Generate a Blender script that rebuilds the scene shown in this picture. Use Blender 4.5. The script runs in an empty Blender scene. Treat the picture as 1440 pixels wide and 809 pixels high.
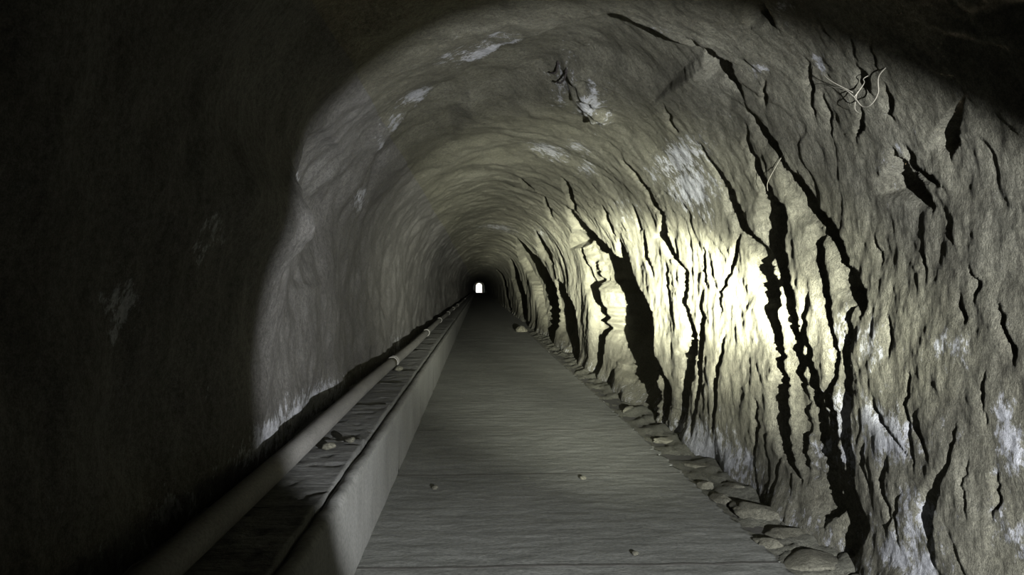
import bpy, bmesh, math, random
import numpy as np
from mathutils import Vector, Matrix

# ------------------------------------------------------------------ camera, sky, torch, exposure
scene = bpy.context.scene
C = scene.collection
scene.view_settings.view_transform = 'Standard'
scene.view_settings.look = 'None'
scene.view_settings.exposure = 0.0
scene.view_settings.gamma = 1.0
scene.view_settings.use_curve_mapping = False
scene.cycles.diffuse_bounces = 2

cam_data = bpy.data.cameras.new('camera')
cam_data.sensor_width = 36.0
cam_data.lens = 1100.0 / 1440.0 * 36.0
cam_data.clip_start = 0.05
cam_data.clip_end = 1000.0
cam = bpy.data.objects.new('camera', cam_data)
cam.location = (0.0, 0.0, 1.5)
cam.rotation_euler = (math.radians(90.0), 0.0, -math.atan(48.0 / 1100.0))
C.objects.link(cam)
scene.camera = cam

world = bpy.data.worlds.new('sky')
scene.world = world
world.use_nodes = True
wn = world.node_tree
wn.nodes.clear()
w_out = wn.nodes.new('ShaderNodeOutputWorld')
w_bg = wn.nodes.new('ShaderNodeBackground')
w_sky = wn.nodes.new('ShaderNodeTexSky')
w_sky.sky_type = 'NISHITA'
w_sky.sun_elevation = math.radians(38.0)
w_sky.sun_rotation = math.radians(200.0)
w_sky.sun_intensity = 0.3
w_bg.inputs['Strength'].default_value = 1.0
wn.links.new(w_sky.outputs['Color'], w_bg.inputs['Color'])
wn.links.new(w_bg.outputs['Background'], w_out.inputs['Surface'])

TORCH = Vector((1.25, -0.3, 1.1))      # hand torch held out to the right of the lens
def torch(name, watts, colour, full_deg, blend, aim):
    d = bpy.data.lights.new(name, 'SPOT')
    d.energy = watts * 1.36
    d.color = colour
    d.spot_size = math.radians(full_deg)
    d.spot_blend = blend
    d.shadow_soft_size = 0.012
    o = bpy.data.objects.new(name, d)
    o.location = TORCH
    o.rotation_euler = Vector(aim).to_track_quat('-Z', 'Y').to_euler()
    C.objects.link(o)
torch('torch_spill', 2150.0, (0.94, 0.96, 1.0), 49.4, 0.22, (-0.072, 1.0, -0.004))
torch('torch_halo', 18000.0, (0.98, 1.0, 0.88), 29.0, 1.0, (-0.025, 1.0, 0.045))
torch('torch_hotspot', 150000.0, (0.98, 1.0, 0.80), 11.0, 1.0, (0.062, 1.0, 0.048))
torch('torch_ring', 50000.0, (1.0, 1.0, 0.84), 16.0, 1.0, (0.040, 1.0, 0.030))
torch('torch_core', 70000.0, (1.0, 1.0, 0.84), 7.0, 1.0, (0.018, 1.0, 0.022))

# ------------------------------------------------------------------ helpers
def tag(o, label=None, cat=None, group=None, kind=None):
    if label: o['label'] = label
    if cat: o['category'] = cat
    if group: o['group'] = group
    if kind: o['kind'] = kind
    return o

def mesh_obj(name, verts, faces, mat, parent=None, smooth=True):
    me = bpy.data.meshes.new(name)
    me.from_pydata([tuple(v) for v in verts], [], faces)
    me.update()
    if smooth:
        me.polygons.foreach_set('use_smooth', np.ones(len(me.polygons), bool))
    me.materials.append(mat)
    o = bpy.data.objects.new(name, me)
    C.objects.link(o)
    if parent: o.parent = parent
    return o

def grid_obj(name, P, mat, parent=None, attrs=None, flip=False):
    """P: (rows, cols, 3) array -> one smooth quad mesh."""
    r, c = P.shape[:2]
    idx = np.arange(r * c).reshape(r, c)
    q = np.stack([idx[:-1, :-1], idx[:-1, 1:], idx[1:, 1:], idx[1:, :-1]], -1).reshape(-1, 4)
    if flip: q = q[:, ::-1]
    me = bpy.data.meshes.new(name)
    me.vertices.add(r * c)
    me.vertices.foreach_set('co', np.ascontiguousarray(P.reshape(-1, 3), np.float32).ravel())
    n = len(q)
    me.loops.add(n * 4)
    me.loops.foreach_set('vertex_index', np.ascontiguousarray(q).ravel().astype(np.int32))
    me.polygons.add(n)
    me.polygons.foreach_set('loop_start', (np.arange(n) * 4).astype(np.int32))
    me.polygons.foreach_set('use_smooth', np.ones(n, bool))
    me.update(calc_edges=True)
    for k, v in (attrs or {}).items():
        a = me.attributes.new(k, 'FLOAT', 'POINT')
        a.data.foreach_set('value', np.ascontiguousarray(v, np.float32).ravel())
    me.materials.append(mat)
    o = bpy.data.objects.new(name, me)
    C.objects.link(o)
    if parent: o.parent = parent
    return o

def empty(name, loc):
    o = bpy.data.objects.new(name, None)
    o.location = loc
    C.objects.link(o)
    return o

def tube(pts, radii, sides=8, cap=True):
    """verts, faces of a tapered tube along pts"""
    pts = [Vector(p) for p in pts]
    V, F = [], []
    up = Vector((0.31, 0.2, 0.93))
    for i, p in enumerate(pts):
        d = (pts[min(i + 1, len(pts) - 1)] - pts[max(i - 1, 0)]).normalized()
        a = d.cross(up)
        if a.length < 1e-3: a = d.cross(Vector((1, 0, 0)))
        a.normalize(); b = a.cross(d)
        r = radii[i] if hasattr(radii, '__len__') else radii
        for k in range(sides):
            t = 2 * math.pi * k / sides
            V.append(p + a * math.cos(t) * r + b * math.sin(t) * r)
    n = len(pts)
    for i in range(n - 1):
        for k in range(sides):
            k2 = (k + 1) % sides
            F.append((i * sides + k, i * sides + k2, (i + 1) * sides + k2, (i + 1) * sides + k))
    if cap:
        F.append(tuple(range(sides))[::-1])
        F.append(tuple((n - 1) * sides + k for k in range(sides)))
    return V, F

def spline(pts, n=8):
    pts = [Vector(p) for p in pts]
    out = []
    for i in range(len(pts) - 1):
        p0, p1, p2, p3 = pts[max(i - 1, 0)], pts[i], pts[i + 1], pts[min(i + 2, len(pts) - 1)]
        for k in range(n):
            t = k / n
            out.append(0.5 * ((2 * p1) + (p2 - p0) * t + (2 * p0 - 5 * p1 + 4 * p2 - p3) * t * t + (3 * p1 - p0 - 3 * p2 + p3) * t ** 3))
    out.append(pts[-1])
    return out

# ---- numpy gradient noise
def _hash(ix, iy, iz, seed):
    h = (ix.astype(np.uint32) * np.uint32(374761393) + iy.astype(np.uint32) * np.uint32(668265263)
         + iz.astype(np.uint32) * np.uint32(2147483647) + np.uint32((seed * 974711 + 12345) & 0xffffffff))
    h = (h ^ (h >> np.uint32(13))) * np.uint32(1274126177)
    h = (h ^ (h >> np.uint32(15))) * np.uint32(2246822519)
    return h ^ (h >> np.uint32(16))

_G = np.array([[1,1,0],[-1,1,0],[1,-1,0],[-1,-1,0],[1,0,1],[-1,0,1],[1,0,-1],[-1,0,-1],
               [0,1,1],[0,-1,1],[0,1,-1],[0,-1,-1],[1,1,0],[-1,1,0],[0,-1,1],[0,-1,-1]], np.float32)

def noise(x, y, z, seed=0):
    x, y, z = (np.asarray(a, np.float32) for a in (x, y, z))
    xf, yf, zf = np.floor(x), np.floor(y), np.floor(z)
    ix, iy, iz = xf.astype(np.int64), yf.astype(np.int64), zf.astype(np.int64)
    fx, fy, fz = x - xf, y - yf, z - zf
    u, v, w = (f * f * f * (f * (f * 6 - 15) + 10) for f in (fx, fy, fz))
    res = 0.0
    with np.errstate(over='ignore'):
        for dx in (0, 1):
            for dy in (0, 1):
                for dz in (0, 1):
                    g = _G[_hash(ix + dx, iy + dy, iz + dz, seed) & np.uint32(15)]
                    d = g[..., 0] * (fx - dx) + g[..., 1] * (fy - dy) + g[..., 2] * (fz - dz)
                    wt = (u if dx else 1 - u) * (v if dy else 1 - v) * (w if dz else 1 - w)
                    res = res + d * wt
    return res

def fbm(x, y, z, octs=4, seed=0, gain=0.5):
    a, f, r = 1.0, 1.0, 0.0
    for k in range(octs):
        r = r + a * noise(x * f, y * f, z * f, seed + 17 * k)
        a *= gain; f *= 2.03
    return r

def sstep(a, b, x):
    t = np.clip((x - a) / (b - a), 0, 1)
    return t * t * (3 - 2 * t)

# ------------------------------------------------------------------ materials
def material(name):
    m = bpy.data.materials.new(name)
    m.use_nodes = True
    nt = m.node_tree
    bsdf = nt.nodes['Principled BSDF']
    bsdf.inputs['Specular IOR Level'].default_value = 0.2
    return m, nt, bsdf

def nnoise(nt, vec, scale, detail=6.0, rough=0.6, stretch=None):
    if stretch:
        mp = nt.nodes.new('ShaderNodeMapping')
        mp.inputs['Scale'].default_value = stretch
        nt.links.new(vec, mp.inputs['Vector'])
        vec = mp.outputs['Vector']
    n = nt.nodes.new('ShaderNodeTexNoise')
    n.inputs['Scale'].default_value = scale
    n.inputs['Detail'].default_value = detail
    n.inputs['Roughness'].default_value = rough
    nt.links.new(vec, n.inputs['Vector'])
    return n.outputs['Fac']

def ramp(nt, fac, stops):
    r = nt.nodes.new('ShaderNodeValToRGB')
    el = r.color_ramp.elements
    while len(el) < len(stops): el.new(0.5)
    for e, (p, c) in zip(el, stops):
        e.position = p
        e.color = (c[0], c[1], c[2], 1.0) if hasattr(c, '__len__') else (c, c, c, 1.0)
    nt.links.new(fac, r.inputs['Fac'])
    return r.outputs['Color']

def mix(nt, fac, a, b, mode='MIX'):
    n = nt.nodes.new('ShaderNodeMix')
    n.data_type = 'RGBA'; n.blend_type = mode
    for s, v in ((n.inputs[0], fac), (n.inputs[6], a), (n.inputs[7], b)):
        if hasattr(v, 'links'): nt.links.new(v, s)
        elif hasattr(v, '__len__'): s.default_value = (v[0], v[1], v[2], 1.0)
        else: s.default_value = v
    return n.outputs[2]

def math_node(nt, op, a, b):
    n = nt.nodes.new('ShaderNodeMath'); n.operation = op; n.use_clamp = False
    for s, v in ((n.inputs[0], a), (n.inputs[1], b)):
        if hasattr(v, 'links'): nt.links.new(v, s)
        else: s.default_value = v
    return n.outputs[0]

def bump(nt, bsdf, layers):
    prev = None
    for h, strength, dist in layers:
        b = nt.nodes.new('ShaderNodeBump')
        b.inputs['Strength'].default_value = strength
        b.inputs['Distance'].default_value = dist
        nt.links.new(h, b.inputs['Height'])
        if prev: nt.links.new(prev, b.inputs['Normal'])
        prev = b.outputs['Normal']
    nt.links.new(prev, bsdf.inputs['Normal'])

def rock_material(name, c0, c1, c2, deposit=True, blk=1.0, tint=(0.93, 0.92, 0.82)):
    m, nt, bsdf = material(name)
    tc = nt.nodes.new('ShaderNodeTexCoord').outputs['Object']
    big = nnoise(nt, tc, 0.9, 5, 0.6)
    med = nnoise(nt, tc, 4.0, 8, 0.7, (1.0, 1.2, 0.7))
    fine = nnoise(nt, tc, 38.0, 5, 0.7)
    col = ramp(nt, big, [(0.33, c0), (0.52, c1), (0.70, c2)])
    col = mix(nt, 0.55, col, ramp(nt, med, [(0.30, (0.45, 0.43, 0.40)), (0.5, (0.8, 0.8, 0.79)), (0.70, (1.0, 1.0, 0.96))]), 'MULTIPLY')
    col = mix(nt, 0.7, col, ramp(nt, fine, [(0.36, 0.4), (0.6, 1.0)]), 'MULTIPLY')
    speck = nnoise(nt, tc, 140.0, 3, 0.7)
    col = mix(nt, 0.7, col, ramp(nt, speck, [(0.38, 0.45), (0.58, 1.0)]), 'MULTIPLY')
    col = mix(nt, 1.0, col, tint, 'MULTIPLY')
    if deposit:
        at = nt.nodes.new('ShaderNodeAttribute'); at.attribute_name = 'deposit'
        crust = nnoise(nt, tc, 13.0, 10, 0.8, (1.0, 1.0, 0.65))
        s = math_node(nt, 'ADD', at.outputs['Fac'], math_node(nt, 'MULTIPLY', math_node(nt, 'SUBTRACT', crust, 0.5), 3.0))
        mask = ramp(nt, s, [(0.42, 0.0), (0.62, 0.85)])
        white = ramp(nt, fine, [(0.3, (0.18, 0.184, 0.195)), (0.65, (0.38, 0.385, 0.40))])
        col = mix(nt, mask, col, white)
    nt.links.new(col, bsdf.inputs['Base Color'])
    bsdf.inputs['Roughness'].default_value = 0.92
    bump(nt, bsdf, [(nnoise(nt, tc, 16.0, 10, 0.74, (1.0, 1.2, 0.8)), 0.8 * blk, 0.03), (nnoise(nt, tc, 90.0, 4, 0.7), 0.7 * blk, 0.008)])
    return m

M_ROCK_R = rock_material('rock_foliated', (0.125, 0.121, 0.100), (0.17, 0.165, 0.14), (0.215, 0.21, 0.185))
M_ROCK_L = rock_material('rock_smooth', (0.125, 0.122, 0.112), (0.165, 0.162, 0.15), (0.20, 0.198, 0.186), blk=0.6, tint=(0.92, 0.90, 0.89))
M_EARTH = rock_material('verge_rubble', (0.12, 0.12, 0.108), (0.16, 0.16, 0.142), (0.195, 0.195, 0.178), deposit=False)
M_STONE = rock_material('loose_stone', (0.115, 0.112, 0.094), (0.15, 0.146, 0.124), (0.185, 0.18, 0.158), deposit=False)

def concrete_material(name, dark, light, brush, bump_s, grit):
    m, nt, bsdf = material(name)
    tc = nt.nodes.new('ShaderNodeTexCoord').outputs['Object']
    big = nnoise(nt, tc, 1.4, 5, 0.6)
    br = nnoise(nt, tc, 6.0, 6, 0.65, brush)
    fine = nnoise(nt, tc, grit, 4, 0.7)
    col = ramp(nt, big, [(0.3, dark), (0.7, light)])
    col = mix(nt, 0.35, col, ramp(nt, br, [(0.32, 0.5), (0.5, 0.85), (0.68, 1.0)]), 'MULTIPLY')
    col = mix(nt, 0.6, col, ramp(nt, fine, [(0.32, 0.4), (0.6, 1.0)]), 'MULTIPLY')
    col = mix(nt, 1.0, col, (0.75, 0.75, 0.72), 'MULTIPLY')
    nt.links.new(col, bsdf.inputs['Base Color'])
    bsdf.inputs['Roughness'].default_value = 0.88
    bump(nt, bsdf, [(br, bump_s, 0.02), (fine, bump_s, 0.006)])
    return m

M_FLOOR = concrete_material('broomed_concrete', (0.15, 0.153, 0.142), (0.21, 0.213, 0.20), (1.1, 1.9, 1.0), 0.40, 42.0)
M_KERB = concrete_material('cast_concrete', (0.20, 0.20, 0.19), (0.27, 0.27, 0.26), (1.5, 1.5, 0.4), 0.15, 45.0)
M_SLAB = concrete_material('cover_concrete', (0.14, 0.14, 0.134), (0.20, 0.20, 0.195), (0.5, 3.0, 1.0), 0.6, 40.0)
M_PIPE = concrete_material('dusty_pipe', (0.19, 0.185, 0.175), (0.25, 0.24, 0.23), (1.0, 0.5, 1.0), 0.10, 70.0)

def plain(name, col, rough=0.8, scale=30.0):
    m, nt, bsdf = material(name)
    tc = nt.nodes.new('ShaderNodeTexCoord').outputs['Object']
    f = nnoise(nt, tc, scale, 4, 0.6)
    c = mix(nt, 0.6, col, ramp(nt, f, [(0.3, 0.4), (0.7, 1.0)]), 'MULTIPLY')
    nt.links.new(c, bsdf.inputs['Base Color'])
    bsdf.inputs['Roughness'].default_value = rough
    return m
M_IRON = plain('rusty_iron', (0.025, 0.021, 0.019), 0.8, 60)
M_ROOT = plain('pale_root', (0.25, 0.235, 0.19), 0.7, 90)
M_DIRT = plain('packed_dirt', (0.07, 0.068, 0.06), 0.95, 40)
M_GROUND = plain('daylit_gravel', (0.35, 0.34, 0.30), 0.9, 2)

# ------------------------------------------------------------------ the bored tunnel
CX, RAD, SPRING = 0.33, 1.68, 1.57          # arch centre, radius, springing height
T_LEFT = SPRING + math.pi * RAD             # girth at which the left wall springs
T_END = T_LEFT + SPRING

def nominal(t):
    """girth coordinate (0 at right foot, up and over to the left foot) -> x, z, outward normal"""
    t = np.asarray(t, float)
    ang = np.clip((t - SPRING) / RAD, 0, math.pi)
    x = CX + RAD * np.cos(ang); z = SPRING + RAD * np.sin(ang)
    z = np.where(t < SPRING, t, z); z = np.where(t > T_LEFT, T_END - t, z)
    return x, z, np.cos(ang), np.sin(ang)

# fissures of the rock: rows of (girth, station of the lip, length of the recess, depth), metres
FISSURES = [
    [(0.318, 4.707, 0.088, 0.013), (0.448, 4.728, 0.157, 0.024), (0.654, 4.749, 0.177, 0.027), (0.877, 4.759, 0.178, 0.027), (1.095, 4.738, 0.227, 0.034), (1.227, 4.791, 0.198, 0.029), (1.448, 4.857, 0.217, 0.032), (1.617, 4.957, 0.246, 0.036), (1.788, 4.981, 0.432, 0.068), (1.997, 4.87, 0.42, 0.075), (2.148, 5.017, 0.175, 0.032), (2.337, 5.035, 0.155, 0.031), (2.481, 5.067, 0.097, 0.02), (2.592, 4.933, 0.038, 0.009)],
    [(0.3, 4.781, 0.107, 0.016), (0.408, 4.913, 0.265, 0.039), (0.51, 4.97, 0.305, 0.044), (0.735, 4.97, 0.306, 0.044), (0.9, 5.016, 0.237, 0.034), (1.1, 5.064, 0.198, 0.028), (1.299, 5.112, 0.307, 0.043), (1.531, 5.161, 0.425, 0.059), (1.73, 5.361, 0.266, 0.038), (1.958, 5.629, 0.246, 0.037), (2.1, 5.751, 0.255, 0.04), (2.498, 5.856, 0.107, 0.02), (2.643, 5.839, 0.058, 0.012)],
    [(1.368, 3.999, 0.049, 0.009), (1.443, 3.969, 0.196, 0.035), (1.498, 4.014, 0.284, 0.05), (1.613, 4.138, 0.137, 0.024), (1.713, 4.209, 0.137, 0.024), (1.794, 4.241, 0.195, 0.036), (1.93, 4.413, 0.312, 0.059), (2.112, 4.504, 0.242, 0.049), (2.249, 4.635, 0.135, 0.028), (2.325, 4.666, 0.106, 0.023), (2.425, 4.66, 0.202, 0.045), (2.57, 4.715, 0.153, 0.036), (2.69, 4.764, 0.057, 0.014)],
    [(0.359, 4.239, 0.127, 0.021), (0.512, 4.273, 0.186, 0.031), (0.698, 4.316, 0.177, 0.029), (0.872, 4.36, 0.148, 0.024), (0.985, 4.29, 0.089, 0.015), (1.134, 4.273, 0.089, 0.015), (1.277, 4.342, 0.089, 0.014), (1.453, 4.396, 0.167, 0.027), (1.654, 4.447, 0.167, 0.028), (1.836, 4.499, 0.127, 0.022), (1.922, 4.56, 0.049, 0.009)],
    [(0.134, 4.424, 0.087, 0.014), (0.244, 4.281, 0.32, 0.053), (0.389, 4.29, 0.4, 0.066), (0.488, 4.36, 0.303, 0.049), (0.574, 4.433, 0.314, 0.05), (0.713, 4.461, 0.295, 0.047), (0.883, 4.518, 0.207, 0.033), (1.007, 4.576, 0.148, 0.023), (1.134, 4.625, 0.128, 0.02), (1.316, 4.686, 0.099, 0.015), (1.455, 4.666, 0.049, 0.007)],
    [(0.006, 4.124, 0.067, 0.011), (0.112, 4.014, 0.231, 0.041), (0.282, 3.911, 0.319, 0.057), (0.362, 4.014, 0.282, 0.05), (0.485, 4.092, 0.185, 0.032), (0.584, 4.108, 0.166, 0.029), (0.769, 4.14, 0.138, 0.023), (0.958, 4.132, 0.118, 0.02), (1.173, 4.124, 0.089, 0.015), (1.361, 4.108, 0.079, 0.014), (1.422, 4.084, 0.039, 0.007)],
    [(-0.089, 7.74, 0.227, 0.021), (0.22, 7.551, 0.346, 0.033), (0.548, 7.321, 0.377, 0.038), (0.892, 7.151, 0.477, 0.049), (1.094, 7.175, 0.239, 0.024), (1.332, 7.472, 0.209, 0.02), (1.632, 7.392, 0.208, 0.021), (1.742, 7.624, 0.089, 0.009)],
    [(0.14, 7.199, 0.079, 0.008), (0.334, 7.104, 0.119, 0.012), (0.676, 6.922, 0.149, 0.016), (0.957, 6.9, 0.219, 0.023), (1.233, 6.835, 0.179, 0.019), (1.388, 6.967, 0.109, 0.011)],
    [(1.286, 6.37, 0.06, 0.007), (1.468, 6.333, 0.119, 0.014), (1.571, 6.17, 0.119, 0.014), (1.742, 6.022, 0.138, 0.018), (1.935, 5.831, 0.079, 0.011)],
    [(1.503, 6.77, 0.069, 0.007), (1.652, 6.742, 0.109, 0.012), (1.815, 6.753, 0.069, 0.008)],
    [(0.681, 3.485, 0.019, 0.004), (0.771, 3.635, 0.039, 0.007), (0.832, 3.751, 0.059, 0.011), (0.925, 3.854, 0.049, 0.009)],
    [(0.692, 3.479, 0.029, 0.006), (0.952, 3.538, 0.049, 0.01), (1.118, 3.52, 0.02, 0.004)],
    [(0.732, 3.331, 0.019, 0.004), (0.785, 3.39, 0.039, 0.008), (0.87, 3.44, 0.068, 0.014), (0.935, 3.456, 0.02, 0.004)],
    [(0.288, 3.331, 0.038, 0.008), (0.393, 3.32, 0.058, 0.012), (0.472, 3.325, 0.125, 0.026), (0.585, 3.299, 0.097, 0.02), (0.683, 3.274, 0.058, 0.012), (0.744, 3.209, 0.039, 0.008), (0.84, 3.179, 0.029, 0.006), (0.943, 3.151, 0.02, 0.004)],
    [(0.301, 3.712, 0.029, 0.005), (0.383, 3.667, 0.048, 0.009), (0.451, 3.692, 0.058, 0.011), (0.539, 3.751, 0.078, 0.015), (0.666, 3.731, 0.029, 0.005)],
    [(0.467, 3.896, 0.029, 0.005), (0.575, 3.947, 0.059, 0.01), (0.693, 3.962, 0.029, 0.005)],
    [(1.462, 3.05, 0.029, 0.007), (1.518, 3.037, 0.048, 0.011), (1.594, 3.086, 0.019, 0.004)],
    [(1.344, 3.113, 0.019, 0.004), (1.397, 3.104, 0.049, 0.011), (1.469, 3.141, 0.019, 0.004)],
    [(1.224, 2.797, 0.019, 0.005), (1.274, 2.819, 0.049, 0.012), (1.386, 2.878, 0.039, 0.009), (1.444, 2.918, 0.019, 0.004)],
    [(1.841, 3.326, 0.029, 0.007), (1.885, 3.362, 0.125, 0.029), (1.963, 3.417, 0.259, 0.063), (2.054, 3.516, 0.143, 0.035), (2.16, 3.547, 0.029, 0.007)],
    [(1.927, 3.237, 0.029, 0.007), (1.973, 3.303, 0.086, 0.021), (2.036, 3.396, 0.105, 0.026), (2.14, 3.444, 0.038, 0.01)],
    [(2.054, 3.146, 0.038, 0.01), (2.096, 3.078, 0.141, 0.04), (2.183, 2.995, 0.131, 0.039), (2.255, 2.926, 0.028, 0.009)],
    [(2.931, 3.877, 0.037, 0.012), (3.028, 3.81, 0.211, 0.075), (3.134, 3.708, 0.109, 0.041)],
    [(2.751, 4.743, 0.038, 0.01), (2.89, 4.606, 0.17, 0.048), (2.975, 4.547, 0.301, 0.089), (3.079, 4.565, 0.197, 0.06), (3.224, 4.573, 0.037, 0.012)],
    [(2.435, 4.133, 0.029, 0.007), (2.603, 3.977, 0.066, 0.019), (2.703, 3.871, 0.037, 0.011)],
    [(2.637, 4.505, 0.038, 0.01), (2.667, 4.434, 0.076, 0.02), (2.763, 4.361, 0.028, 0.008)],
    [(2.438, 3.504, 0.047, 0.014), (2.492, 3.462, 0.149, 0.046), (2.556, 3.472, 0.037, 0.012)],
    [(2.27, 3.44, 0.028, 0.008), (2.354, 3.386, 0.075, 0.022), (2.429, 3.374, 0.028, 0.008)],
    [(2.61, 3.45, 0.028, 0.009), (2.701, 3.398, 0.028, 0.009)],
    [(2.53, 3.349, 0.037, 0.012), (2.642, 3.291, 0.028, 0.009)],
    [(2.259, 3.808, 0.038, 0.009), (2.295, 3.707, 0.095, 0.025), (2.355, 3.641, 0.047, 0.013)],
    [(2.753, 3.545, 0.037, 0.012), (2.842, 3.531, 0.037, 0.013)],
    [(2.823, 6.087, 0.058, 0.012), (2.946, 5.899, 0.106, 0.024), (3.031, 5.795, 0.058, 0.014)],
    [(-0.106, 8.432, 0.326, 0.028), (0.173, 8.737, 1.576, 0.132), (0.429, 8.808, 2.544, 0.212), (0.69, 8.88, 2.688, 0.222), (0.958, 8.88, 3.079, 0.255), (1.216, 8.991, 2.661, 0.218), (1.409, 9.419, 2.232, 0.174), (1.616, 10.164, 2.65, 0.2), (1.959, 11.193, 2.05, 0.163), (2.244, 11.942, 1.661, 0.141), (2.531, 12.393, 1.51, 0.141), (2.98, 12.742, 0.248, 0.027)],
    [(1.513, 9.757, 0.149, 0.011), (1.662, 10.107, 0.717, 0.055), (1.93, 10.26, 0.746, 0.063), (2.148, 10.45, 0.169, 0.015)],
    [(-0.028, 8.303, 0.158, 0.014), (0.147, 8.209, 0.465, 0.041), (0.404, 8.147, 0.516, 0.046), (0.58, 8.465, 0.388, 0.034), (0.728, 8.808, 0.179, 0.015)],
    [(2.201, 13.29, 0.398, 0.029), (2.309, 13.332, 1.762, 0.138), (2.555, 13.94, 0.597, 0.05)],
    [(-0.071, 12.866, 0.507, 0.029), (0.227, 12.716, 1.016, 0.059), (0.621, 12.57, 0.998, 0.059), (0.988, 12.866, 0.639, 0.037), (1.481, 14.021, 0.599, 0.032), (2.225, 14.236, 0.309, 0.021)],
    [(2.129, 19.668, 0.888, 0.043), (2.523, 19.57, 2.523, 0.15), (3.008, 18.714, 0.807, 0.061)],
    [(-0.069, 15.403, 1.723, 0.083), (0.416, 15.512, 3.672, 0.176), (0.866, 15.964, 3.915, 0.183), (1.205, 16.567, 3.357, 0.151), (1.685, 19.305, 1.149, 0.047)],
    [(-0.293, 28.311, 1.867, 0.049), (0.267, 31.111, 5.846, 0.141), (1.048, 32.015, 7.308, 0.172), (1.954, 36.644, 8.386, 0.208), (2.95, 35.266, 1.908, 0.076)],
    [(0.096, 46.06, 5.138, 0.084), (1.672, 53.857, 7.159, 0.106), (3.056, 56.851, 5.128, 0.133)],
    [(1.639, 7.365, 0.129, 0.013), (1.826, 7.776, 0.228, 0.024), (2.047, 7.904, 0.485, 0.055), (2.227, 7.779, 0.188, 0.023), (2.412, 7.871, 0.237, 0.032), (2.56, 7.788, 0.236, 0.034), (2.741, 7.856, 0.186, 0.029), (2.939, 7.864, 0.098, 0.017)],
    [(1.339, 8.147, 0.1, 0.009), (1.571, 8.147, 0.149, 0.013), (1.76, 8.196, 0.099, 0.009)],
    [(2.198, 9.153, 0.188, 0.02), (2.457, 8.969, 0.129, 0.015)],
    [(2.832, 12.281, 0.347, 0.037), (3.107, 11.163, 0.682, 0.09), (3.311, 10.749, 0.177, 0.026)],
    [(3.614, 12.856, 0.257, 0.035), (3.709, 12.56, 0.612, 0.089), (3.84, 12.152, 0.345, 0.054)],
    [(2.328, 4.037, 0.029, 0.007), (2.42, 3.986, 0.048, 0.012), (2.518, 3.957, 0.028, 0.008)],
    [(1.562, 3.39, 0.019, 0.004), (1.641, 3.404, 0.039, 0.008), (1.738, 3.425, 0.019, 0.004)],
    [(1.676, 3.174, 0.019, 0.004), (1.736, 3.181, 0.038, 0.009), (1.813, 3.2, 0.019, 0.005)],
    [(0.972, 4.205, 0.039, 0.007), (1.131, 4.172, 0.079, 0.013), (1.284, 4.189, 0.039, 0.007)],
    [(0.957, 2.972, 0.019, 0.004), (1.065, 2.993, 0.029, 0.007), (1.179, 2.976, 0.019, 0.004)],
    [(0.579, 2.934, 0.019, 0.004), (0.696, 2.91, 0.039, 0.009), (0.801, 2.926, 0.019, 0.004)],
    [(0.262, 6.544, 0.069, 0.008), (0.515, 6.466, 0.099, 0.011), (0.821, 6.389, 0.129, 0.015), (1.121, 6.278, 0.06, 0.007)],
    [(0.273, 5.651, 0.049, 0.006), (0.502, 5.534, 0.099, 0.013), (0.694, 5.621, 0.049, 0.006)],
    [(0.274, 3.604, 0.019, 0.004), (0.401, 3.629, 0.048, 0.009), (0.547, 3.586, 0.019, 0.004)],
    [(0.565, 3.077, 0.019, 0.004), (0.672, 3.104, 0.029, 0.006), (0.821, 3.086, 0.019, 0.004)],
    [(1.658, 8.834, 0.119, 0.01), (1.87, 9.021, 0.248, 0.023), (2.124, 8.995, 0.129, 0.013)],
    [(3.021, 14.998, 0.338, 0.032), (3.207, 13.982, 0.605, 0.066), (3.391, 13.172, 0.267, 0.033)],
    [(2.24, 10.588, 0.169, 0.016), (2.448, 10.504, 0.337, 0.035), (2.651, 10.292, 0.158, 0.018)],
    [(2.115, 6.004, 0.059, 0.009), (2.242, 5.933, 0.108, 0.018), (2.376, 5.945, 0.059, 0.01)],
    [(2.031, 4.56, 0.039, 0.007), (2.109, 4.547, 0.049, 0.01), (2.21, 4.566, 0.039, 0.008)],
    [(1.616, 3.839, 0.029, 0.005), (1.696, 3.873, 0.049, 0.009), (1.77, 3.895, 0.029, 0.006)],
    [(1.17, 3.718, 0.029, 0.006), (1.275, 3.692, 0.049, 0.009), (1.377, 3.731, 0.029, 0.005)],
]
FISSURES_BEHIND = [
    [(0.004, 12.782, 0.517, 0.033), (0.347, 12.66, 0.936, 0.06), (0.81, 12.48, 1.018, 0.066), (1.191, 12.599, 1.038, 0.067), (1.593, 13.166, 1.277, 0.08), (1.95, 13.523, 0.468, 0.033)],
    [(-0.044, 20.643, 2.803, 0.108), (0.52, 19.984, 4.384, 0.175), (1.075, 20.308, 6.275, 0.247), (1.562, 20.643, 7.033, 0.278), (2.116, 22.399, 8.656, 0.3), (2.623, 24.231, 6.985, 0.3), (3.245, 24.053, 1.196, 0.082)],
]
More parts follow.
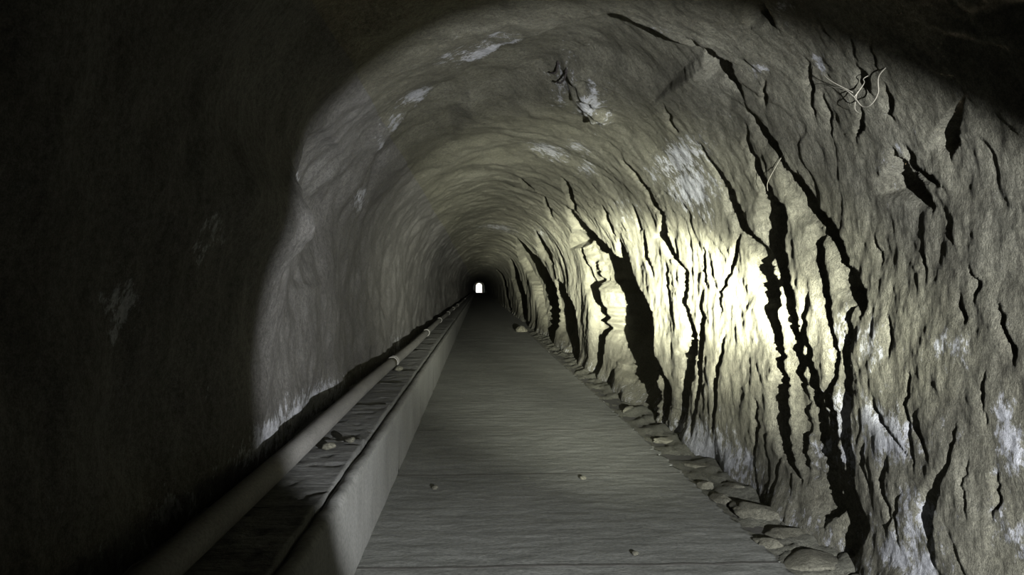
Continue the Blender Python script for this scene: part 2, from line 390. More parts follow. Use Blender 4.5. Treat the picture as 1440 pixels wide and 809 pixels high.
# lime crusts: station, girth, radius along, radius around, strength
CRUSTS = [
    (6.67, 0.1, 1.14, 0.24, 1),
    (5.85, 0.2, 0.4, 0.1, 0.8),
    (3.74, 0.78, 0.3, 0.14, 1),
    (3.92, 0.83, 0.14, 0.11, 0.8),
    (3.44, 0.43, 0.25, 0.18, 0.8),
    (3.5, 0.25, 0.35, 0.12, 0.9),
    (2.85, 0.92, 0.12, 0.16, 0.9),
    (2.87, 0.57, 0.12, 0.13, 0.6),
    (6.48, 2.64, 0.79, 0.16, 0.9),
    (6.64, 2.38, 0.64, 0.19, 1),
    (7.1, 2.64, 0.76, 0.14, 0.6),
    (6.55, 2.14, 0.47, 0.14, 0.5),
    (9.5, 3.68, 0.51, 0.27, 0.9),
    (9.48, 3.15, 0.51, 0.13, 0.7),
    (8.54, 3.39, 0.42, 0.16, 0.7),
    (6.44, 5.05, 0.31, 0.14, 1),
    (5.74, 4.45, 0.21, 0.26, 1),
    (5.58, 4.22, 0.16, 0.2, 0.9),
    (6.89, 5.31, 0.42, 0.14, 0.7),
    (5.56, 4.76, 0.16, 0.15, 0.6),
    (4.84, 3.43, 0.18, 0.13, 1),
    (5.32, 4.4, 0.12, 0.15, 0.6),
    (7.07, 5.51, 0.32, 0.08, 0.9),
    (7.66, 6.03, 0.44, 0.14, 0.8),
    (5.33, 6.1, 0.19, 0.1, 1),
    (5.82, 6.28, 0.18, 0.12, 1),
    (5.82, 6.58, 0.13, 0.08, 0.6),
    (4.54, 7.79, 0.54, 0.11, 1),
    (5.53, 7.84, 1.01, 0.17, 0.9),
    (6.47, 7.88, 1.11, 0.17, 1),
    (7.42, 7.89, 0.91, 0.17, 0.7),
    (13.34, 7.97, 2.5, 0.39, 0.6),
    (6.68, 3.82, 0.43, 0.1, 0.6),
    (6.72, 3.55, 0.41, 0.13, 0.9),
    (7.03, 3.36, 0.42, 0.08, 0.6),
    (3.81, 2.67, 0.12, 0.08, 0.6),
    (3.61, 2.11, 0.15, 0.1, 0.5),
    (4.27, 0.77, 0.21, 0.2, 0.9),
    (4.19, 0.59, 0.25, 0.16, 0.7),
    (4.55, 0.51, 0.19, 0.17, 0.6),
    (3.23, 1.24, 0.25, 0.08, 0.6),
    (3.88, 1.23, 0.18, 0.14, 0.6),
    (9.41, 2.44, 1.07, 0.31, 0.4),
    (18.75, 2.91, 2.5, 0.28, 0.5),
    (7.6, 0.06, 0.53, 0.17, 0.9),
    (11.69, -0, 1.26, 0.16, 0.7),
    (15.4, -0.01, 1.3, 0.13, 0.6),
    (18.68, 0.04, 1.91, 0.15, 0.6),
    (22.55, 3.96, 2.04, 0.68, 0.7),
    (4.27, 1.24, 0.21, 0.16, 0.5),
    (4.35, 2.84, 0.12, 0.08, 0.6),
    (3.69, 2.99, 0.12, 0.08, 0.6),
    (2.91, 6.98, 0.12, 0.16, 0.8),
    (3.41, 6.69, 0.12, 0.12, 0.6),
    (3.42, 7.87, 0.19, 0.08, 0.8),
    (3.23, 0.91, 0.15, 0.09, 0.4),
    (6.67, 0.55, 0.37, 0.31, 0.3),
]

# stations: close-set where the wall is near
S = [-4.0]
while S[-1] < 236.0:
    s = S[-1]
    if s < 1.9: ds = 0.12
    elif s < 40: ds = min(max(0.0008 * s * s, 0.009), 0.06)
    else: ds = min(0.06 * (s / 40.0) ** 3, 3.0)
    S.append(s + ds)
S = np.array(S)
NR, NCEIL, NL = 260, 230, 180
T_R, T_C = 2.6, 5.4                     # girth where wall_right ends, where the ceiling ends
T = np.concatenate([np.linspace(-0.25, T_R, NR), np.linspace(T_R, T_C, NCEIL)[1:], np.linspace(T_C, T_END + 0.25, NL)[1:]])
SS, TT = np.meshgrid(S, T)              # rows = girth, cols = station
X0, Z0, NX, NZ = nominal(T)
X0 = np.broadcast_to(X0[:, None], SS.shape); Z0 = np.broadcast_to(Z0[:, None], SS.shape)
NXb = NX[:, None]; NZb = NZ[:, None]

right = 1 - sstep(2.9, 4.6, TT)                       # foliated flank fades out over the crown
Q = SS - 0.50 * (Z0 - 1.2) + 0.35 * (X0 - 2.0)        # foliation planes: feet lean towards the viewer
far = sstep(15, 45, SS)

D = np.zeros(SS.shape)
D += 0.13 * fbm(X0 * 0.5, SS * 0.45, Z0 * 0.5, 3, 1) * (0.35 + 0.65 * (1 - right))
D += (0.050 - 0.028 * right) * fbm(X0 * 1.7, SS * 1.5, Z0 * 1.5, 3, 5)
warp = fbm(X0 * 0.9, SS * 0.9, Z0 * 0.9, 3, 9)
# shingled scales: saw-tooth along the foliation, proud edge turned away from the lamp
patch = sstep(-0.05, 0.35, noise(X0 * 0.8, SS * 0.8, Z0 * 0.8, 31))
ph = Q * 2.6 + warp * 1.9 + 0.35 * noise(X0 * 6, SS * 6, Z0 * 4, 33)
fr = ph - np.floor(ph)
saw = np.where(fr < 0.1, fr / 0.1, 1 - (fr - 0.1) / 0.9)
D += saw * (0.002 + 0.009 * patch) * (0.15 + 0.85 * right) * (1 - far)
patch2 = sstep(0.0, 0.4, noise(X0 * 1.6, SS * 1.6, Z0 * 1.2, 41))
ph = Q * 8.0 + warp * 5.0 + 0.6 * noise(X0 * 9, SS * 9, Z0 * 4, 43)
fr = ph - np.floor(ph)
saw = np.where(fr < 0.2, fr / 0.2, 1 - (fr - 0.2) / 0.8)
D += saw * 0.003 * patch2 * (0.2 + 0.8 * right) * (1 - far)
# fine grain
D += 0.0075 * fbm(X0 * 9, SS * 8, Z0 * 7, 3, 51, 0.6) * (1 - far)
chip = noise(X0 * 5, SS * 5, Z0 * 4, 55)
D += 0.012 * np.maximum(np.abs(chip) - 0.1, 0) * (1 - far)
# the right foot kicks out, the left foot is undercut
D -= 0.10 * (1 - sstep(0.0, 0.30, TT)) * (0.5 + noise(X0, SS * 1.3, Z0, 61)) * (TT < 2)

REC = np.zeros(SS.shape)
def recess(row, soft=0.0, jit=1.0, tail=0.5, seed=0, on_top=False):
    """carve one fissure: sharp lip on the near side, recess, slope back to the wall face"""
    r = np.array(row)
    pad = 0.05
    t0, t1 = r[0, 0] - pad, r[-1, 0] + pad
    r0 = np.searchsorted(T, t0); r1 = np.searchsorted(T, t1)
    smin, smax = r[:, 1].min() - 0.3, (r[:, 1] + r[:, 2] * (1 + tail)).max() + 1.2
    c0 = np.searchsorted(S, smin); c1 = np.searchsorted(S, smax)
    if r1 <= r0 or c1 <= c0: return
    t = T[r0:r1]; s = SS[r0:r1, c0:c1]
    s0 = np.interp(t, r[:, 0], r[:, 1]); w = np.interp(t, r[:, 0], r[:, 2]); d = np.interp(t, r[:, 0], r[:, 3])
    end = np.clip(np.minimum((t - t0) / (pad + 0.03), (t1 - t) / (pad + 0.03)), 0, 1)
    sc = np.clip(s0 / 9.0, 0.25, 1.0) * jit; hf = 1 / (1 + (s0 / 9.0) ** 2)
    z = np.zeros_like(t)
    s0 = s0 + sc * (0.06 * noise(t * 5, z + seed * 3.7, z, 71) + 0.09 * hf * noise(t * 15, z + seed * 3.7, z, 72) + 0.05 * hf * noise(t * 41, z + seed * 2.7, z, 75))
    if soft: s0 = s0 + 0.22 * noise(t * 1.7, z + seed, z, 76) + 0.06 * noise(t * 5, z + seed, z, 77)
    w = w * (1 + 0.45 * hf * jit * noise(t * 9, z + seed * 1.7 + 9, z, 73)) + np.minimum(0.05 * sc, 0.3 * w) * hf * noise(t * 22, z + seed, z, 74)
    w = np.maximum(w, 0.01) * (0.35 + 0.65 * end); d = d * end
    s0, w, d = s0[:, None], w[:, None], d[:, None]
    lip = 0.014 + soft
    u = s - s0
    deep = d * 1.45 + np.minimum(0.02, d * 0.6) if not soft else d * 1.0
    L = np.maximum(0.05, np.minimum(w * tail, 1.4))
    body = np.clip(u / lip, 0, 1) * (deep - (deep - d) * sstep(0.55, 1.0, u / w)) * (u < w)
    back = np.clip(1 - (u - w) / L, 0, 1)
    body = np.where(u >= w, d * back * back, body)
    body = np.where(u < 0, 0, body)
    if on_top: REC[r0:r1, c0:c1] += body
    else: REC[r0:r1, c0:c1] = np.maximum(REC[r0:r1, c0:c1], body)

for k, row in enumerate(FISSURES):
    recess(row, seed=k)
for k, row in enumerate(FISSURES_BEHIND):          # fissures that open in the floor of a nearer recess
    recess(row, seed=200 + k, jit=0.4, on_top=True)
# the broad step in the crown and the bulge in the left flank
recess([(3.1, 4.6, 0.9, 0.05), (3.4, 4.65, 1.0, 0.13), (3.7, 4.8, 1.3, 0.19), (4.1, 5.3, 1.5, 0.19), (4.4, 5.77, 1.4, 0.18), (4.6, 6.02, 1.2, 0.16),
        (4.81, 6.4, 1.3, 0.17), (5.15, 6.75, 1.0, 0.15), (5.58, 7.09, 0.6, 0.09), (6.0, 7.45, 0.5, 0.05), (6.4, 7.9, 0.4, 0.02)], soft=0.07, jit=0.0, tail=0.7, seed=80)
recess([(5.8, 4.95, 0.8, 0.03), (6.0, 5.05, 0.9, 0.10), (6.25, 5.55, 0.8, 0.16), (6.4, 5.75, 0.7, 0.15), (6.6, 5.7, 0.6, 0.10), (6.9, 5.5, 0.5, 0.04)], soft=0.22, jit=0.0, tail=1.5, seed=81)
D += REC
# swelling of the left flank that hides part of the wall behind it
e = ((SS - 4.6) / np.where(SS > 4.6, 0.5, 1.9)) ** 2 + ((TT - 6.65) / 0.75) ** 2
D -= 0.23 * np.exp(-e)
brow = 4.48 + 0.15 * noise(TT * 3, SS * 0 + 2, SS * 0, 85) + 0.08 * noise(TT * 11, SS * 0 + 2, SS * 0, 86)
e = ((SS - brow) / np.where(SS > brow, 0.10, 1.3)) ** 2 + ((TT - 6.46) / 0.30) ** 2
D -= 0.17 * np.exp(-e)
# hanging knob of rock in the crown
for (s, t, rs, rt, h) in ((6.6, 3.62, 0.22, 0.16, 0.09), (6.95, 3.42, 0.16, 0.12, 0.11), (6.45, 3.76, 0.12, 0.08, 0.05)):
    e = ((SS - s) / rs) ** 2 + ((TT - t) / rt) ** 2
    D -= h * np.exp(-e) * (1 + 1.2 * noise(X0 * 9, SS * 9, Z0 * 9, 83))

P = np.stack([X0 + NXb * D, SS, Z0 + NZb * D], -1)

DEP = np.zeros(SS.shape)
for (s, t, rs, rt, a) in CRUSTS:
    c0, c1 = np.searchsorted(S, s - 2.2 * rs), np.searchsorted(S, s + 2.2 * rs)
    r0, r1 = np.searchsorted(T, t - 2.2 * rt), np.searchsorted(T, t + 2.2 * rt)
    e = ((SS[r0:r1, c0:c1] - s) / rs) ** 2 + ((TT[r0:r1, c0:c1] - t) / rt) ** 2
    DEP[r0:r1, c0:c1] = np.maximum(DEP[r0:r1, c0:c1], 0.80 * a * np.exp(-e * 0.9))
# thin crust along both feet of the walls
foot = np.maximum(1 - sstep(0.05, 0.35, TT), 0.7 * sstep(T_END - 0.75, T_END - 0.5, TT))
DEP = np.maximum(DEP, 0.36 * foot)

iR, iC = NR - 1, NR + NCEIL - 2
w = grid_obj('wall_right', P[:iR + 1], M_ROCK_R, attrs={'deposit': DEP[:iR + 1]}, flip=True)
tag(w, 'foliated olive grey rock flank of the tunnel, split by long black leaning fissures', 'wall', kind='structure')
w = grid_obj('ceiling', P[iR:iC + 1], M_ROCK_R, attrs={'deposit': DEP[iR:iC + 1]}, flip=True)
tag(w, 'arched rock crown of the tunnel with a broad step and lime crusts', 'ceiling', kind='structure')
w = grid_obj('wall_left', P[iC:], M_ROCK_L, attrs={'deposit': DEP[iC:]}, flip=True)
tag(w, 'smoother grey rock flank above the pipe, near end lost in darkness', 'wall', kind='structure')

# unseen cap added across the tunnel behind the viewer to keep sky light out
gx, gz = np.meshgrid(np.linspace(-2.6, 3.2, 30), np.linspace(-0.4, 4.4, 30))
gy = -3.7 + 0.2 * noise(gx, gx * 0 + 3, gz, 7)
w = grid_obj('back_sky_cap', np.stack([gx, gy, gz], -1), M_ROCK_L)
tag(w, 'added rock cap behind the viewer, unseen, shutting out sky light', 'wall', kind='structure')

# portal wall at the far end with an arched opening to daylight
def portal():
    y0, y1 = 234.6, 235.4
    xl, xr, zt = -0.55, 1.22, 2.78
    r = (xr - xl) / 2; cxp = (xl + xr) / 2
    inner = [(xl, -0.3)] + [(cxp - r * math.cos(a), zt - r + r * math.sin(a)) for a in np.linspace(0, math.pi, 17)] + [(xr, -0.3)]
    outer = []
    for (x, z) in inner:
        dx, dz = x - cxp, z - 1.2
        k = 9.0 / max(abs(dx), abs(dz), 1e-6)
        outer.append((cxp + dx * k, max(1.2 + dz * k, -0.3)) if z > -0.2 else ((-9.0 if x < cxp else 9.6), -0.3))
    n = len(inner)
    V = [(x, y0, z) for x, z in inner] + [(x, y0, z) for x, z in outer] + [(x, y1, z) for x, z in inner] + [(x, y1, z) for x, z in outer]
    F = []
    for i in range(n - 1):
        F += [(i, i + 1, n + i + 1, n + i), (2 * n + i + 1, 2 * n + i, 3 * n + i, 3 * n + i + 1), (i + 1, i, 2 * n + i, 2 * n + i + 1)]
    o = mesh_obj('wall_end', V, F, M_KERB, smooth=False)
    tag(o, 'portal wall far down the tunnel with a small arched opening to daylight', 'wall', kind='structure')
portal()
gx, gy = np.meshgrid(np.linspace(-60, 60, 30), np.linspace(235.2, 420, 30))
g = grid_obj('ground', np.stack([gx, gy, -0.06 + 0.02 * noise(gx, gy, gx * 0, 3) + np.maximum(gy - 260, 0) * 0.02], -1), M_GROUND)
tag(g, 'daylit gravel ground outside the far portal', 'ground', kind='structure')

# ------------------------------------------------------------------ floor
FX0, FX1 = -0.64, 1.67
fl = mesh_obj('floor', [(-3, -4.4, -0.014), (3.4, -4.4, -0.014), (3.4, 28.3, -0.014), (-3, 28.3, -0.014), (-3, 28.3, -0.002), (3.4, 28.3, -0.002), (3.4, 237, -0.002), (-3, 237, -0.002)],
              [(0, 1, 2, 3), (3, 2, 5, 4), (4, 5, 6, 7)], M_DIRT, smooth=False)
fl.data.materials.append(M_FLOOR); fl.data.polygons[2].material_index = 1
tag(fl, 'dark grey broomed concrete walkway running down the tunnel', 'floor', kind='structure')
joints = [-4.2, -1.8, 0.2, 2.2, 4.2, 6.27, 8.2, 10.2, 12.2, 14.2, 16.2, 18.2, 20.9, 23.6, 26.0, 28.3]
rng = random.Random(5)
for k in range(len(joints) - 1):
    y0, y1 = joints[k] + 0.011, joints[k + 1] - 0.011
    ny = int(min(110, max(24, 420 / max(y0, 2.5) ** 1.0))); nx = 90 if y0 > 1 and y0 < 14 else 40
    ys = np.concatenate([[y0, y0 + 0.002], np.linspace(y0 + 0.01, y1 - 0.01, ny), [y1 - 0.002, y1]]); xs = np.linspace(FX0 - 0.05, FX1, nx)
    gx, gy = np.meshgrid(xs, ys)
    # chipped outer edge beside the verge
    gx = gx - (gx > FX1 - 0.03) * (0.018 + 0.035 * noise(gx * 0, gy * 7, gx * 0, 12 + k))
    edge = y1 - gy
    z = 0.006 * fbm(gx * 1.2, gy * 1.2, gx * 0, 3, 21) + 0.0035 * fbm(gx * 4, gy * 9, gx * 0, 4, 22, 0.65)
    z = z + 0.0
    gz = z.copy(); rim = np.zeros_like(gz, bool)
    # close the sides down to the bed
    Pm = np.stack([gx, gy, gz], -1)
    low = Pm.copy(); low[..., 2] = -0.07
    full = np.concatenate([low[:1], Pm, low[-1:]], 0)
    l0 = full[:, :1].copy(); l0[..., 2] = -0.07
    l1 = full[:, -1:].copy(); l1[..., 2] = -0.07
    full = np.concatenate([l0, full, l1], 1)
    o = grid_obj('slab', full, M_FLOOR, parent=fl)

# dirt packed into the joints between the slabs
for k, yj in enumerate(joints[3:-1]):
    gx, gy = np.meshgrid(np.linspace(FX0 - 0.05, FX1 - 0.03, 60), yj + np.array([-0.03, -0.016, -0.010, 0.010, 0.016, 0.03]))
    z = 0.006 * fbm(gx * 1.2, gy * 1.2, gx * 0, 3, 21) + 0.0035 * fbm(gx * 4, gy * 9, gx * 0, 4, 22, 0.65)
    dy = np.array([1.0, 0, 0, 0, 0, 1.0])[:, None]
    up = 0.0012 * np.clip(noise(gx * 4, gy * 0 + k, gx * 0, 24) + 0.25, -1, 1)
    z = z + 0.0008 + up * (1 - dy) - 0.02 * dy
    grid_obj('joint_dirt', np.stack([gx, gy, z], -1), M_DIRT, parent=fl)

# verge: rubble and earth between the walkway and the right-hand rock
ys = np.array([s for s in S if 1.8 < s < 28.5])[::2]; xs = np.linspace(FX1 - 0.06, 2.55, 60)
gx, gy = np.meshgrid(xs, ys)
u = (gx - FX1) / 0.5
gz = -0.010 + 0.045 * sstep(0.05, 0.8, u) + 0.05 * fbm(gx * 3, gy * 2.4, gx * 0, 4, 91) * sstep(-0.1, 0.3, u) + 0.18 * sstep(0.75, 1.6, u)
crk = np.abs(noise(gx * 5 + 3, gy * 4, gx * 0, 95))
gz = gz - 0.02 * (1 - sstep(0.0, 0.07, crk))
v = grid_obj('trim_1', np.stack([gx, gy, gz], -1), M_EARTH)
tag(v, 'rough earth and rubble verge along the foot of the fissured rock', 'verge', kind='structure')

# ------------------------------------------------------------------ drainage bench on the left
KX, KIN, KTOP = -0.64, -0.715, 0.498
bench = empty('drain_kerb', (KX, 4.0, 0.0))
tag(bench, 'pale cast concrete kerb wall of the covered drain, left of the walkway', 'kerb')
def kerb_section(y0, y1, dx, dz, n):
    ys = np.concatenate([[y0, y0 + 0.002], np.linspace(y0 + 0.02, y1 - 0.02, n - 4), [y1 - 0.002, y1]])
    prof = [(KX - 0.01, -0.06), (KX, 0.05), (KX, 0.15), (KX, 0.25), (KX, 0.35), (KX, 0.44), (KX, KTOP - 0.02), (KX - 0.014, KTOP), (KIN + 0.02, KTOP), (KIN, KTOP - 0.012), (KIN, 0.42), (KIN, 0.2), (KIN, -0.06)]
    p = np.array(prof)
    gx = np.broadcast_to(p[:, 0][None], (n, len(p))).copy(); gz = np.broadcast_to(p[:, 1][None], (n, len(p))).copy()
    gy = np.broadcast_to(ys[:, None], gx.shape)
    gx += dx + 0.006 * fbm(gx * 2, gy * 1.7, gz * 2, 3, 101)
    top = gz > 0.3
    gz = gz + dz * top + 0.010 * noise(gx * 0, gy * 6, gz * 3, 103) * (gz > 0.47)
    Pm = np.stack([gx, gy, gz], -1) - np.array([KX, 4.0, 0.0])
    a = Pm[:1].copy(); a[..., 2] = -0.06; b = Pm[-1:].copy(); b[..., 2] = -0.06
    return grid_obj('kerb_section', np.concatenate([a, Pm, b], 0), M_KERB, parent=bench)
rng = random.Random(9)
y = -3.3
while y < 40:
    kerb_section(y, y + 2.42, 0.0, 0.0, 60 if y < 12 else 20)
    y += 2.421
kerb_section(y, 234.5, 0, 0, 160)

ys = np.concatenate([[-4.2, 2.14, 2.15], np.linspace(2.16, 24.2, 60), [24.21], np.linspace(25, 234.5, 60)])
zs = np.where((ys < 2.145) | (ys > 24.205), 0.505, 0.42)
bp = [(KIN - 0.002, -0.06), (KIN - 0.002, 1.0), (-0.9, 1.0), (-1.2, 1.0), (-1.7, 1.0), (-1.75, -0.06)]
bed = np.array([[(x, yy, z if z < 0 else zz) for x, z in bp] for yy, zz in zip(ys, zs)])
b = grid_obj('trim_2', bed, M_SLAB)
tag(b, 'concrete bed of the drain under the covers', 'drain', kind='structure')

# cover slabs laid on the drain, one by one
cover_joints = [-4.0, -2.2, -0.6, 0.8, 2.15, 3.52, 5.08, 6.56, 8.0, 9.3, 10.8, 12.2, 13.55, 14.9, 16.4, 17.9, 19.4, 21.0, 22.6, 24.2]
ORD = ['first', 'second', 'third', 'fourth', 'fifth', 'sixth', 'seventh', 'eighth', 'ninth', 'tenth', 'eleventh', 'twelfth', 'thirteenth', 'fourteenth', 'fifteenth']
def cover(y0, y1, k):
    rg = random.Random(40 + k)
    L_ = y1 - y0 - rg.uniform(0.012, 0.04)
    n = 46 if 1 < y0 < 12 else 16
    nx = 26 if n > 20 else 10
    gx, gy = np.meshgrid(np.linspace(KIN - 0.010, -1.20, nx), np.concatenate([[0, 0.003], np.linspace(0.02, L_ - 0.02, n), [L_ - 0.003, L_]]))
    e = np.minimum(gy, L_ - gy); eb = L_ - gy
    wy = gy + y0
    ex = rg.uniform(-0.006, 0.004)
    gz = 0.092 + 0.010 * fbm(gx * 2, wy * 4.0, gx * 0, 4, 121) - -0.004 * (1 - sstep(0, 0.05, eb)) * (1.0 + 1.5 * noise(gx * 12, wy, gx * 0, 123)) + ex
    gz += rg.uniform(0.016, 0.036) * (gy / L_ - 0.5)
    pit = sstep(0.22, 0.45, noise(gx * 9, wy * 9, gx * 0, 127)); gz -= 0.010 * pit
    gy = gy + (e < 1e-6) * 0.02 * noise(gx * 10, gy * 0 + k, gx * 0, 129)
    Pm = np.stack([gx - (-0.95), gy, gz], -1)
    low = Pm.copy(); low[..., 2] = 0.0
    full = np.concatenate([low[:1], Pm, low[-1:]], 0)
    a = full[:, :1].copy(); a[..., 2] = 0; b = full[:, -1:].copy(); b[..., 2] = 0
    o = grid_obj('drain_cover', np.concatenate([a, full, b], 1), M_SLAB, flip=True)
    o.location = (-0.95, y0, 0.421)
    return o
kk = 0
for k in range(len(cover_joints) - 1):
    y0, y1 = cover_joints[k], cover_joints[k + 1]
    if y0 < 2.1: continue
    o = cover(y0, y1, k)
    if y0 < 99:
        lab = ['concrete drain cover half in the torch shadow, nearest in the picture', 'cracked rubble-strewn concrete drain cover just past the torch shadow'][kk] if kk < 2 else \
              '%s concrete drain cover counted from the dark near corner' % ORD[kk]
        kk += 1
    tag(o, lab, 'drain cover', 'concrete covers in a row on the drain')

# ------------------------------------------------------------------ pipe on the covers
pipe = empty('water_pipe', (-1.03, 4.0, 0.598))
tag(pipe, 'long pale dusty pipe lying along the left edge of the drain covers', 'pipe')
def pipe_xz(y):
    return (0.012 * math.sin(y * 0.55) + 0.02 * math.sin(y * 0.13 + 1.0) * min(1, y / 10 if y > 0 else 0), 0.006 * math.sin(y * 0.8 + 2) + 0.002)
ends = [-3.6, 1.5, 9.5, 15.5, 21.5, 27.5, 33.5, 39.5, 60, 234.5]
for a, b in zip(ends[:-1], ends[1:]):
    pts = []
    n = 24 if b < 61 else 60
    for i in range(n + 1):
        yy = a + (b - a) * i / n
        dx, dz = pipe_xz(yy)
        pts.append((dx, yy - 4.0, dz))
    V, F = tube(pts, 0.060, 20)
    mesh_obj('pipe_section', V, F, M_PIPE, pipe)
for yy in ends[1:-2]:
    dx, dz = pipe_xz(yy)
    prof = [(-0.07, 0.060), (-0.068, 0.071), (-0.03, 0.073), (-0.028, 0.068), (0.028, 0.068), (0.03, 0.073), (0.068, 0.071), (0.07, 0.060)]
    V, F = tube([(dx, yy - 4.0 + p, dz) for p, r in prof], [r for p, r in prof], 20)
    mesh_obj('coupling', V, F, M_PIPE, pipe, smooth=False)

# ------------------------------------------------------------------ stones
def stone(loc, size, rot, label, seed, mat=M_STONE, name='stone', cat='stone', group=None, sub=4, rough=0.22):
    bm = bmesh.new()
    bmesh.ops.create_icosphere(bm, subdivisions=sub, radius=1.0)
    co = np.array([v.co[:] for v in bm.verts])
    n = fbm(co[:, 0] * 1.1 + seed * 7.3, co[:, 1] * 1.1, co[:, 2] * 1.1 + seed, 4, seed)
    co = co * (1 + rough * 1.6 * n)[:, None]
    # split faces: flatten against a few random planes
    rg = random.Random(seed)
    for _ in range(6):
        d = Vector((rg.uniform(-1, 1), rg.uniform(-1, 1), rg.uniform(-0.2, 1))).normalized()
        lim = rg.uniform(0.62, 0.9)
        h = co @ np.array(d)
        co = co - np.outer(np.maximum(h - lim, 0) * 0.85, np.array(d))
    co = co * np.array(size)[None]
    for v, c in zip(bm.verts, co): v.co = c
    me = bpy.data.meshes.new(name); bm.to_mesh(me); bm.free()
    me.polygons.foreach_set('use_smooth', np.ones(len(me.polygons), bool))
    me.materials.append(mat)
    o = bpy.data.objects.new(name, me); C.objects.link(o)
    o.location = loc; o.rotation_euler = (rg.uniform(-0.15, 0.15), rg.uniform(-0.15, 0.15), rot)
    return tag(o, label, cat, group)

stone((1.86, 5.10, 0.0), (0.16, 0.22, 0.075), 0.3, 'broad rounded stone in the verge, black gaps on its near left side', 2)
stone((1.83, 4.22, -0.01), (0.18, 0.17, 0.055), -0.4, 'flat pale stone at the bottom edge of the picture beside the walkway', 3)
stone((1.71, 4.50, -0.01), (0.075, 0.10, 0.05), 0.8, 'small upright stone at the walkway edge, between the two broad stones', 4)
stone((1.71, 5.47, -0.01), (0.06, 0.14, 0.055), 0.2, 'narrow dark-edged stone left of the broad rounded stone', 6)
stone((1.88, 4.66, -0.01), (0.13, 0.15, 0.06), 1.2, 'angular stone against the rock foot, below the broad rounded stone', 8)
stone((1.90, 5.75, 0.0), (0.11, 0.17, 0.06), 0.1, 'grey stone wedged at the rock foot above the broad rounded stone', 9)
stone((1.70, 5.83, 0.0), (0.05, 0.07, 0.04), 0.9, 'fist-sized stone casting a black wedge on the walkway seam', 11)
stone((1.84, 6.55, -0.015), (0.09, 0.20, 0.045), 0.4, 'low flat stone in the verge beside the pale lime-crusted rock foot', 12)
stone((1.86, 7.6, -0.015), (0.08, 0.16, 0.05), 2.0, 'low stone in the verge under the widest black fissure', 13)
stone((1.84, 9.4, -0.02), (0.09, 0.2, 0.07), 2.6, 'stone in the verge past the widest black fissure', 14)
stone((1.45, 26.5, 0.06), (0.20, 0.22, 0.13), 2.6, 'pale boulder far down the walkway at the foot of the dark rock', 15)
stone((-0.32, 5.84, 0.012), (0.025, 0.03, 0.018), 0.5, 'dark pebble on the walkway close to the kerb', 16, name='pebble', cat='pebble', sub=2)
stone((0.82, 6.09, 0.012), (0.03, 0.03, 0.02), 1.5, 'dark pebble alone in the middle of the walkway', 17, name='pebble', cat='pebble', sub=2)
stone((0.88, 4.35, 0.010), (0.018, 0.02, 0.014), 1.1, 'tiny pale pebble on the walkway near the bottom edge', 18, name='pebble', cat='pebble', sub=2)
stone((-0.90, 4.75, 0.546), (0.035, 0.05, 0.022), 1.1, 'flat rubble chip on the rubble-strewn drain cover', 19, name='rubble_chip', cat='stone', sub=3)
stone((-0.80, 4.95, 0.542), (0.03, 0.05, 0.020), 0.3, 'rubble chip beside the kerb edge on the rubble-strewn drain cover', 20, name='rubble_chip', cat='stone', sub=3)
stone((-0.92, 9.15, 0.556), (0.05, 0.07, 0.03), 0.3, 'rubble lump by the pipe coupling on the drain', 21, name='rubble_chip', cat='stone', sub=3)

# ------------------------------------------------------------------ roots and iron
def wall_point(s, t, off=0.0):
    i = min(max(np.searchsorted(T, t), 1), len(T) - 1); j = min(max(np.searchsorted(S, s), 1), len(S) - 1)
    _, _, nx, nz = nominal(t)
    p = P[i, j]
    return Vector((p[0] - nx * off, p[1], p[2] - nz * off))

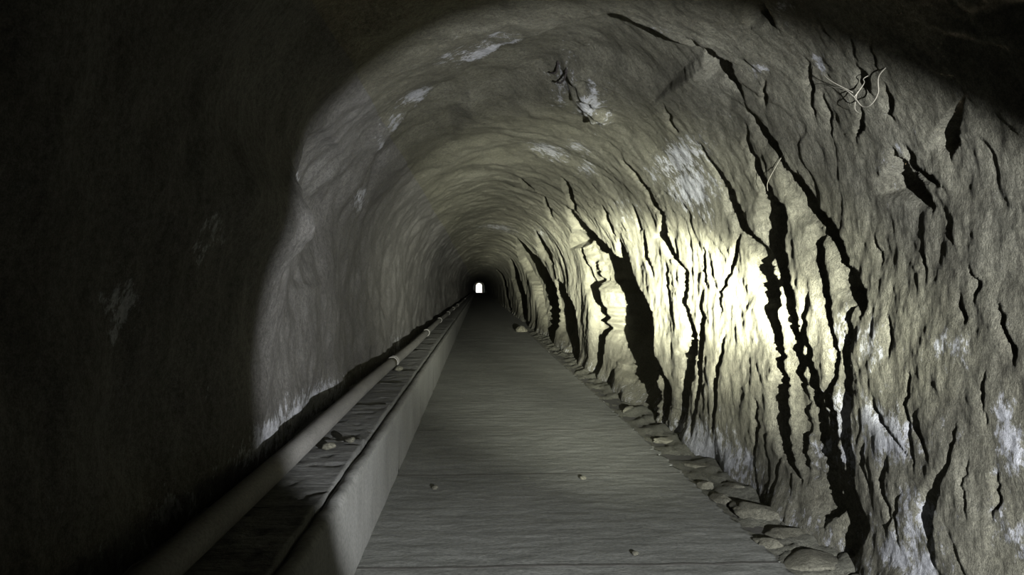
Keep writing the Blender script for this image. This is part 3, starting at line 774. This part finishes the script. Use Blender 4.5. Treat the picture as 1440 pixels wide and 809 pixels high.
root = empty('hanging_root', wall_point(3.4, 2.49))
tag(root, 'pale looped root hanging from a crack high on the fissured rock', 'root')
def strand(pts, r0, r1):
    ps = spline([wall_point(*p) - root.location for p in pts], 8)
    n = len(ps)
    V, F = tube(ps, [r0 + (r1 - r0) * i / (n - 1) for i in range(n)], 6)
    mesh_obj('root_strand', V, F, M_ROOT, root)
strand([(3.30, 2.50, -0.02), (3.34, 2.47, 0.03), (3.40, 2.41, 0.05), (3.47, 2.37, 0.05), (3.53, 2.38, 0.05), (3.56, 2.44, 0.05), (3.62, 2.50, 0.045), (3.75, 2.54, 0.04), (3.91, 2.56, 0.03)], 0.0030, 0.0012)
strand([(3.56, 2.44, 0.05), (3.52, 2.47, 0.07), (3.47, 2.49, 0.05), (3.45, 2.50, -0.01)], 0.0025, 0.0018)
strand([(3.56, 2.46, 0.05), (3.60, 2.40, 0.05), (3.63, 2.36, 0.03)], 0.002, 0.001)
strand([(3.58, 2.46, 0.05), (3.68, 2.57, 0.05), (3.78, 2.64, 0.03)], 0.002, 0.001)
root = empty('hanging_root', wall_point(4.66, 2.36))
tag(root, 'single thin root dangling over the upper end of a black fissure', 'root')
strand([(4.62, 2.38, -0.01), (4.66, 2.33, 0.03), (4.76, 2.27, 0.04), (4.90, 2.20, 0.04), (4.98, 2.14, 0.03)], 0.003, 0.0012)

def hook(pts, label):
    base = wall_point(*pts[0])
    o = empty('iron_hook', base)
    tag(o, label, 'hook')
    ps = spline([wall_point(*p) - base for p in pts], 6)
    V, F = tube(ps, 0.008, 8)
    mesh_obj('hook_bar', V, F, M_IRON, o)
    V, F = tube([wall_point(pts[0][0], pts[0][1], -0.03) - base, wall_point(pts[0][0], pts[0][1], 0.012) - base], 0.015, 8)
    mesh_obj('anchor', V, F, M_IRON, o)
hook([(6.50, 3.885, -0.02), (6.51, 3.885, 0.03), (6.53, 3.89, 0.06), (6.55, 3.905, 0.08), (6.57, 3.925, 0.075)], 'short dark iron hook in the crown, left of its longer neighbour')
hook([(6.45, 3.82, -0.02), (6.46, 3.82, 0.04), (6.49, 3.825, 0.08), (6.51, 3.84, 0.11), (6.53, 3.865, 0.12)], 'longer dark iron hook in the crown, beside the hanging rock knob')
